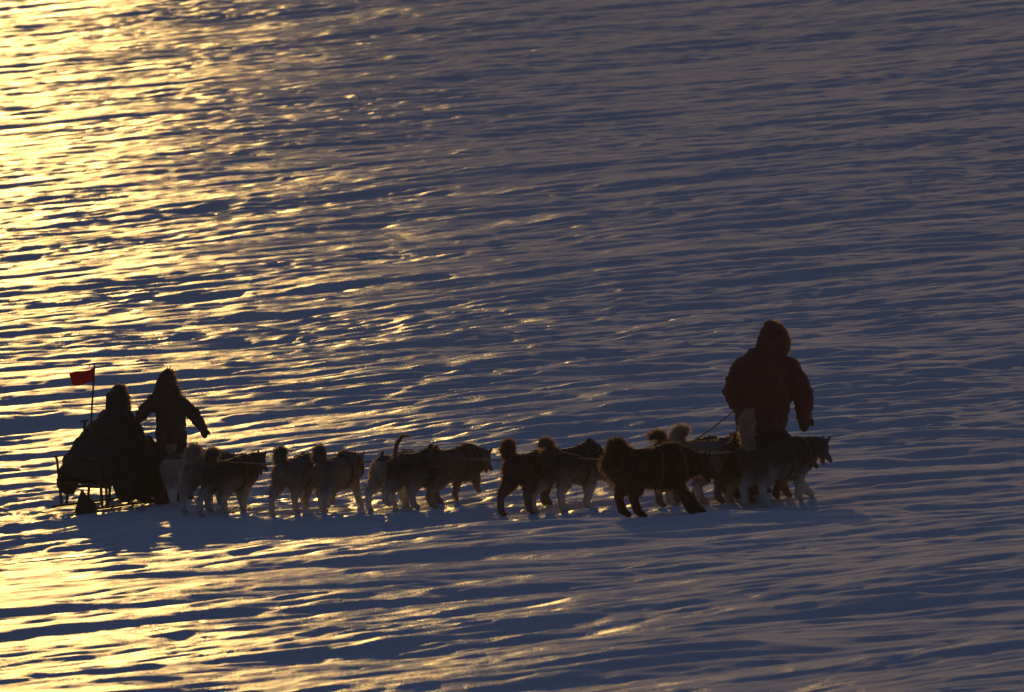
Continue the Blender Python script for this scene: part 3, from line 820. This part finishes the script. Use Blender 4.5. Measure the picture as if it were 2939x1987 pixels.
def build_rider():
    root = empty('person', (SX - 0.015, SY - 0.02, SZ + 0.60))
    tag(root, 'seated person in a round hood, wrapped in a dark blanket, riding on the sled load', 'person', 'people travelling with the dog team')
    F = Vector((0.55, 0.83, 0)); S = Vector((-F.y, F.x, 0))
    hc = Vector((0.0, 0.0, 0.60))
    b = MB()
    face_head(b, hc + F * 0.02, F, 0.11)
    b.tube([hc + Vector((0, 0, -0.08)), (0, 0, 0.40), (0, 0, 0.15), (0, 0, 0.02)], [0.06, 0.09, 0.13, 0.13])
    for q in (1, -1):
        b.tube([S * 0.17 * q + Vector((0, 0, 0.40)), S * 0.24 * q + F * 0.02 + Vector((0, 0, 0.16)), S * 0.16 * q + F * 0.24 + Vector((0, 0, 0.08)), S * 0.10 * q + F * 0.33 + Vector((0, 0, 0.07))], [0.055, 0.045, 0.035, 0.03])
        b.tube([S * 0.09 * q + Vector((0, 0, 0.06)), S * 0.12 * q + F * 0.42 + Vector((0, 0, 0.10)), S * 0.12 * q + F * 0.66 + Vector((0, 0, -0.12))], [0.08, 0.06, 0.045])
    b.skin('body', M_SKIN, root, 0.016, 3)
    b = MB()
    b.tube([(0, 0, -0.02), (0, 0, 0.10), (0, 0, 0.26), (0, 0, 0.38), (0, 0, 0.46), (0, 0, 0.51)], [(0.26, 0.20), (0.25, 0.19), (0.225, 0.17), (0.19, 0.15), (0.14, 0.13), (0.11, 0.11)], side=(1, 0, 0), n=18)
    b.tube([hc + Vector((0, 0, -0.11)), hc + Vector((0, 0, -0.04)), hc + Vector((0.005, 0, 0.04)), hc + Vector((0.01, 0, 0.085))], [(0.122, 0.12), (0.130, 0.13), (0.124, 0.125), (0.080, 0.085)], side=(1, 0, 0), n=16)
    for q in (1, -1):
        b.tube([S * 0.15 * q + Vector((0, 0, 0.40)), S * 0.25 * q + Vector((0, 0, 0.16)), S * 0.15 * q + F * 0.24 + Vector((0, 0, 0.08))], [0.085, 0.078, 0.062])
    pk = b.skin('parka', M_COAT, root, 0.016, 3)
    wrinkle(pk.data, 0.010, 77)
    b = MB()
    b.tube([(-0.06, 0, -0.20), (-0.05, 0, -0.06), (-0.03, 0, 0.10), (-0.01, 0, 0.24), (0, 0, 0.36), (0.0, 0, 0.42)], [(0.55, 0.38), (0.51, 0.35), (0.43, 0.30), (0.33, 0.25), (0.235, 0.185), (0.17, 0.15)], side=(1, 0, 0), n=20, round_ends=False)
    bl = b.skin('blanket', M_TARP, root, 0.018, 2)
    wrinkle(bl.data, 0.022, 31)
    b = MB()
    for q in (1, -1):
        b.tube([S * 0.09 * q + Vector((0, 0, 0.05)), S * 0.12 * q + F * 0.42 + Vector((0, 0, 0.09)), S * 0.12 * q + F * 0.62 + Vector((0, 0, -0.08))], [0.115, 0.09, 0.075])
    b.skin('trousers', M_TROUSER, root, 0.016, 3)
    for q in (1, -1):
        mitten('mitten', S * 0.15 * q + F * 0.24 + Vector((0, 0, 0.08)), S * 0.08 * q + F * 0.38 + Vector((0, 0, 0.10)), (0, 0, 1), 0.046, root)
        boot(S * 0.12 * q + F * 0.66 + Vector((0, 0, -0.26)), F, 0.075, root, 0.2)
    ruff_fur(pk.data, pk, hc + F * 0.07, F, 0.12, 700, 15)

def build_flag():
    x0, y0 = SX - 0.31, SY - 0.40
    root = empty('flag_pole', (x0, y0, SZ + 0.30))
    tag(root, 'thin pole flying a small red flag above the rear of the sled', 'flag')
    MB().tube([(0, 0, 0), (0.02, 0, 0.62), (0.065, 0.0, 1.30)], [0.013, 0.011, 0.010], n=8).build('pole', M_WOOD, root)
    nx, nz = 22, 12
    vs_, fs_ = [], []
    for lay in (0, 1):
        for i in range(nx + 1):
            a = i / nx
            for j in range(nz + 1):
                c = j / nz
                top = 1.272 - 0.065 * a - 0.01 * math.sin(a * 6)
                bot = 1.105 - 0.022 * a + 0.014 * math.sin(a * 5 + 1)
                xx = 0.056 - 0.275 * a + 0.05 * a * (1 - c)
                yy = 0.022 * a ** 0.5 * math.sin(a * 8.5 + c * 1.2) + (0.0016 if lay else 0.0)
                vs_.append((xx - 0.010 * (1 - c), yy, bot + (top - bot) * c))
    k = (nx + 1) * (nz + 1)
    def id_(i, j, l): return l * k + i * (nz + 1) + j
    for i in range(nx):
        for j in range(nz):
            fs_.append((id_(i, j, 0), id_(i + 1, j, 0), id_(i + 1, j + 1, 0), id_(i, j + 1, 0)))
    me = bpy.data.meshes.new('flag')
    me.from_pydata(vs_[:k], [], fs_)
    me.polygons.foreach_set('use_smooth', np.ones(len(me.polygons), bool))
    f = link('flag', me, M_FLAG, root)
    sd = f.modifiers.new('thick', 'SOLIDIFY'); sd.thickness = 0.002
    # short spare pole beside it
    st = MB().tube([(0, 0, 0), (0.0, 0, 0.35), (0.01, 0, 0.66)], [0.013, 0.012, 0.016], n=8)
    st.tube([(-0.03, 0, 0.655), (0.045, 0, 0.665)], [0.012, 0.012], n=8)
    s = st.build('ice_axe', M_WOOD)
    s.location = (SX - 0.37, SY - 0.36, SZ + 0.32)
    tag(s, 'short wooden handled tool upright at the rear left of the load', 'tool')

def build_sack():
    b = MB()
    b.tube([(0, 0, 0.30), (0.0, 0, 0.26), (0.03, 0, 0.17), (0.04, 0.0, 0.09), (0.05, 0, 0.05)], [0.02, 0.04, 0.10, 0.13, 0.10], n=12)
    o = b.skin('sack', M_SACK, None, 0.012, 2)
    wx, wy = to_world(-0.80, -0.06)
    o.location = (wx, wy, float(height(wx, wy)) - 0.0)
    tag(o, 'small dark cloth sack hanging below the rear of the sled', 'sack')

def build_duffel():
    b = MB()
    b.tube([(-0.30, 0, 0), (-0.22, 0, 0), (0.0, 0, 0.01), (0.22, 0, 0), (0.30, 0, 0)], [0.08, 0.115, 0.125, 0.115, 0.08], n=14)
    o = b.skin('duffel_bag', M_SACK, None, 0.013, 2)
    wrinkle(o.data, 0.012, 61)
    for px in (-0.14, 0.14):
        k = MB()
        k.tube([(px, 0.125 * math.cos(2 * math.pi * i / 16), 0.01 + 0.128 * math.sin(2 * math.pi * i / 16)) for i in range(17)], [(0.018, 0.005)] * 17, side=(1, 0, 0), n=6)
        k.build('strap', M_WEB, o)
    wx, wy = to_world(0.36, -0.43)
    o.location = (wx, wy, float(height(wx, wy)) + 0.16)
    o.rotation_euler = (0, 0, PSI)
    tag(o, 'dark duffel bag slung low along the right side of the sled', 'bag')

build_duffel()
build_sled(); build_load(); build_rider(); build_flag(); build_sack()

# ------------------------------------------------------------------ ropes
def rope(name, pts, r, label, cat, m=M_ROPE, sag=0.04, parent=None):
    P = []
    for a, b_ in zip(pts[:-1], pts[1:]):
        A, B = Vector(a), Vector(b_)
        for k in range(6):
            t = k / 6
            p = A.lerp(B, t); p.z -= sag * 4 * t * (1 - t) * (B - A).length / 1.5
            P.append(p)
    P.append(Vector(pts[-1]))
    base = P[0].copy() if parent is None else Vector((0, 0, 0))
    mb = MB().tube([p - base for p in P], [r] * len(P), n=6)
    o = mb.build(name, m, parent)
    if parent is None:
        o.location = base
        tag(o, label, cat)
    return o

def dog_point(i, lx, lz, ly=0.0):
    d = DOGS[i]; a = R(d['yaw']); s = d['s']
    return Vector((d['x'] + s * (lx * math.cos(a) - ly * math.sin(a)), d['y'] + s * (lx * math.sin(a) + ly * math.cos(a)), float(height(d['x'], d['y'])) + s * lz))

fx, fy = to_world(1.24, 0)
gang = [Vector((fx, fy, SZ + 0.33))]
for i, j in ((0, 1), (2, 3), (4, 5), (6, 7), (8, 9), (10, 11), (12, 14)):
    gang.append((dog_point(i, 0.2, 0.55) + dog_point(j, 0.2, 0.55)) / 2)
tow = empty('tow_line', tuple(gang[0]))
tag(tow, 'thin tow line running from the sled through the dog team', 'rope')
rope('main_line', [p - gang[0] for p in gang], 0.012, None, None, parent=tow, sag=0.03)
for i in range(len(DOGS)):
    a = dog_point(i, -0.34, 0.63)
    b_ = min(((p, (p - a).length) for p in (gang[k].lerp(gang[k + 1], t / 8) for k in range(len(gang) - 1) for t in range(9))), key=lambda q: q[1])[0]
    rope('tug_line', [a - gang[0], b_ - gang[0]], 0.008, None, None, parent=tow, sag=0.0)
rope('lead_rope', [(2.54 - 0.06, 108.22 + 0.24, float(height(2.54, 108.22)) + 0.94), (2.54 - 0.22, 108.22 - 0.05, float(height(2.54, 108.22)) + 0.885), dog_point(11, 0.05, 0.64)], 0.010,
     'thin rope slanting from the tall leader\'s hand down to the dogs', 'rope', sag=0.03)

# ------------------------------------------------------------------ fine ice haze in the air
def build_haze():
    me = MB().box((0, 4300, 4.5), (7200, 4800, 15.0)).mesh('haze')
    m = bpy.data.materials.new('ice_haze'); m.use_nodes = True
    n = m.node_tree; n.nodes.remove(n.nodes['Principled BSDF'])
    v = n.nodes.new('ShaderNodeVolumePrincipled')
    v.inputs['Color'].default_value = (0.92, 0.92, 0.95, 1)
    v.inputs['Density'].default_value = HAZE
    v.inputs['Anisotropy'].default_value = 0.3
    n.links.new(v.outputs[0], n.nodes['Material Output'].inputs['Volume'])
    o = link('haze', me, m)
    tag(o, kind='stuff')

HAZE = 0.00017
build_haze()
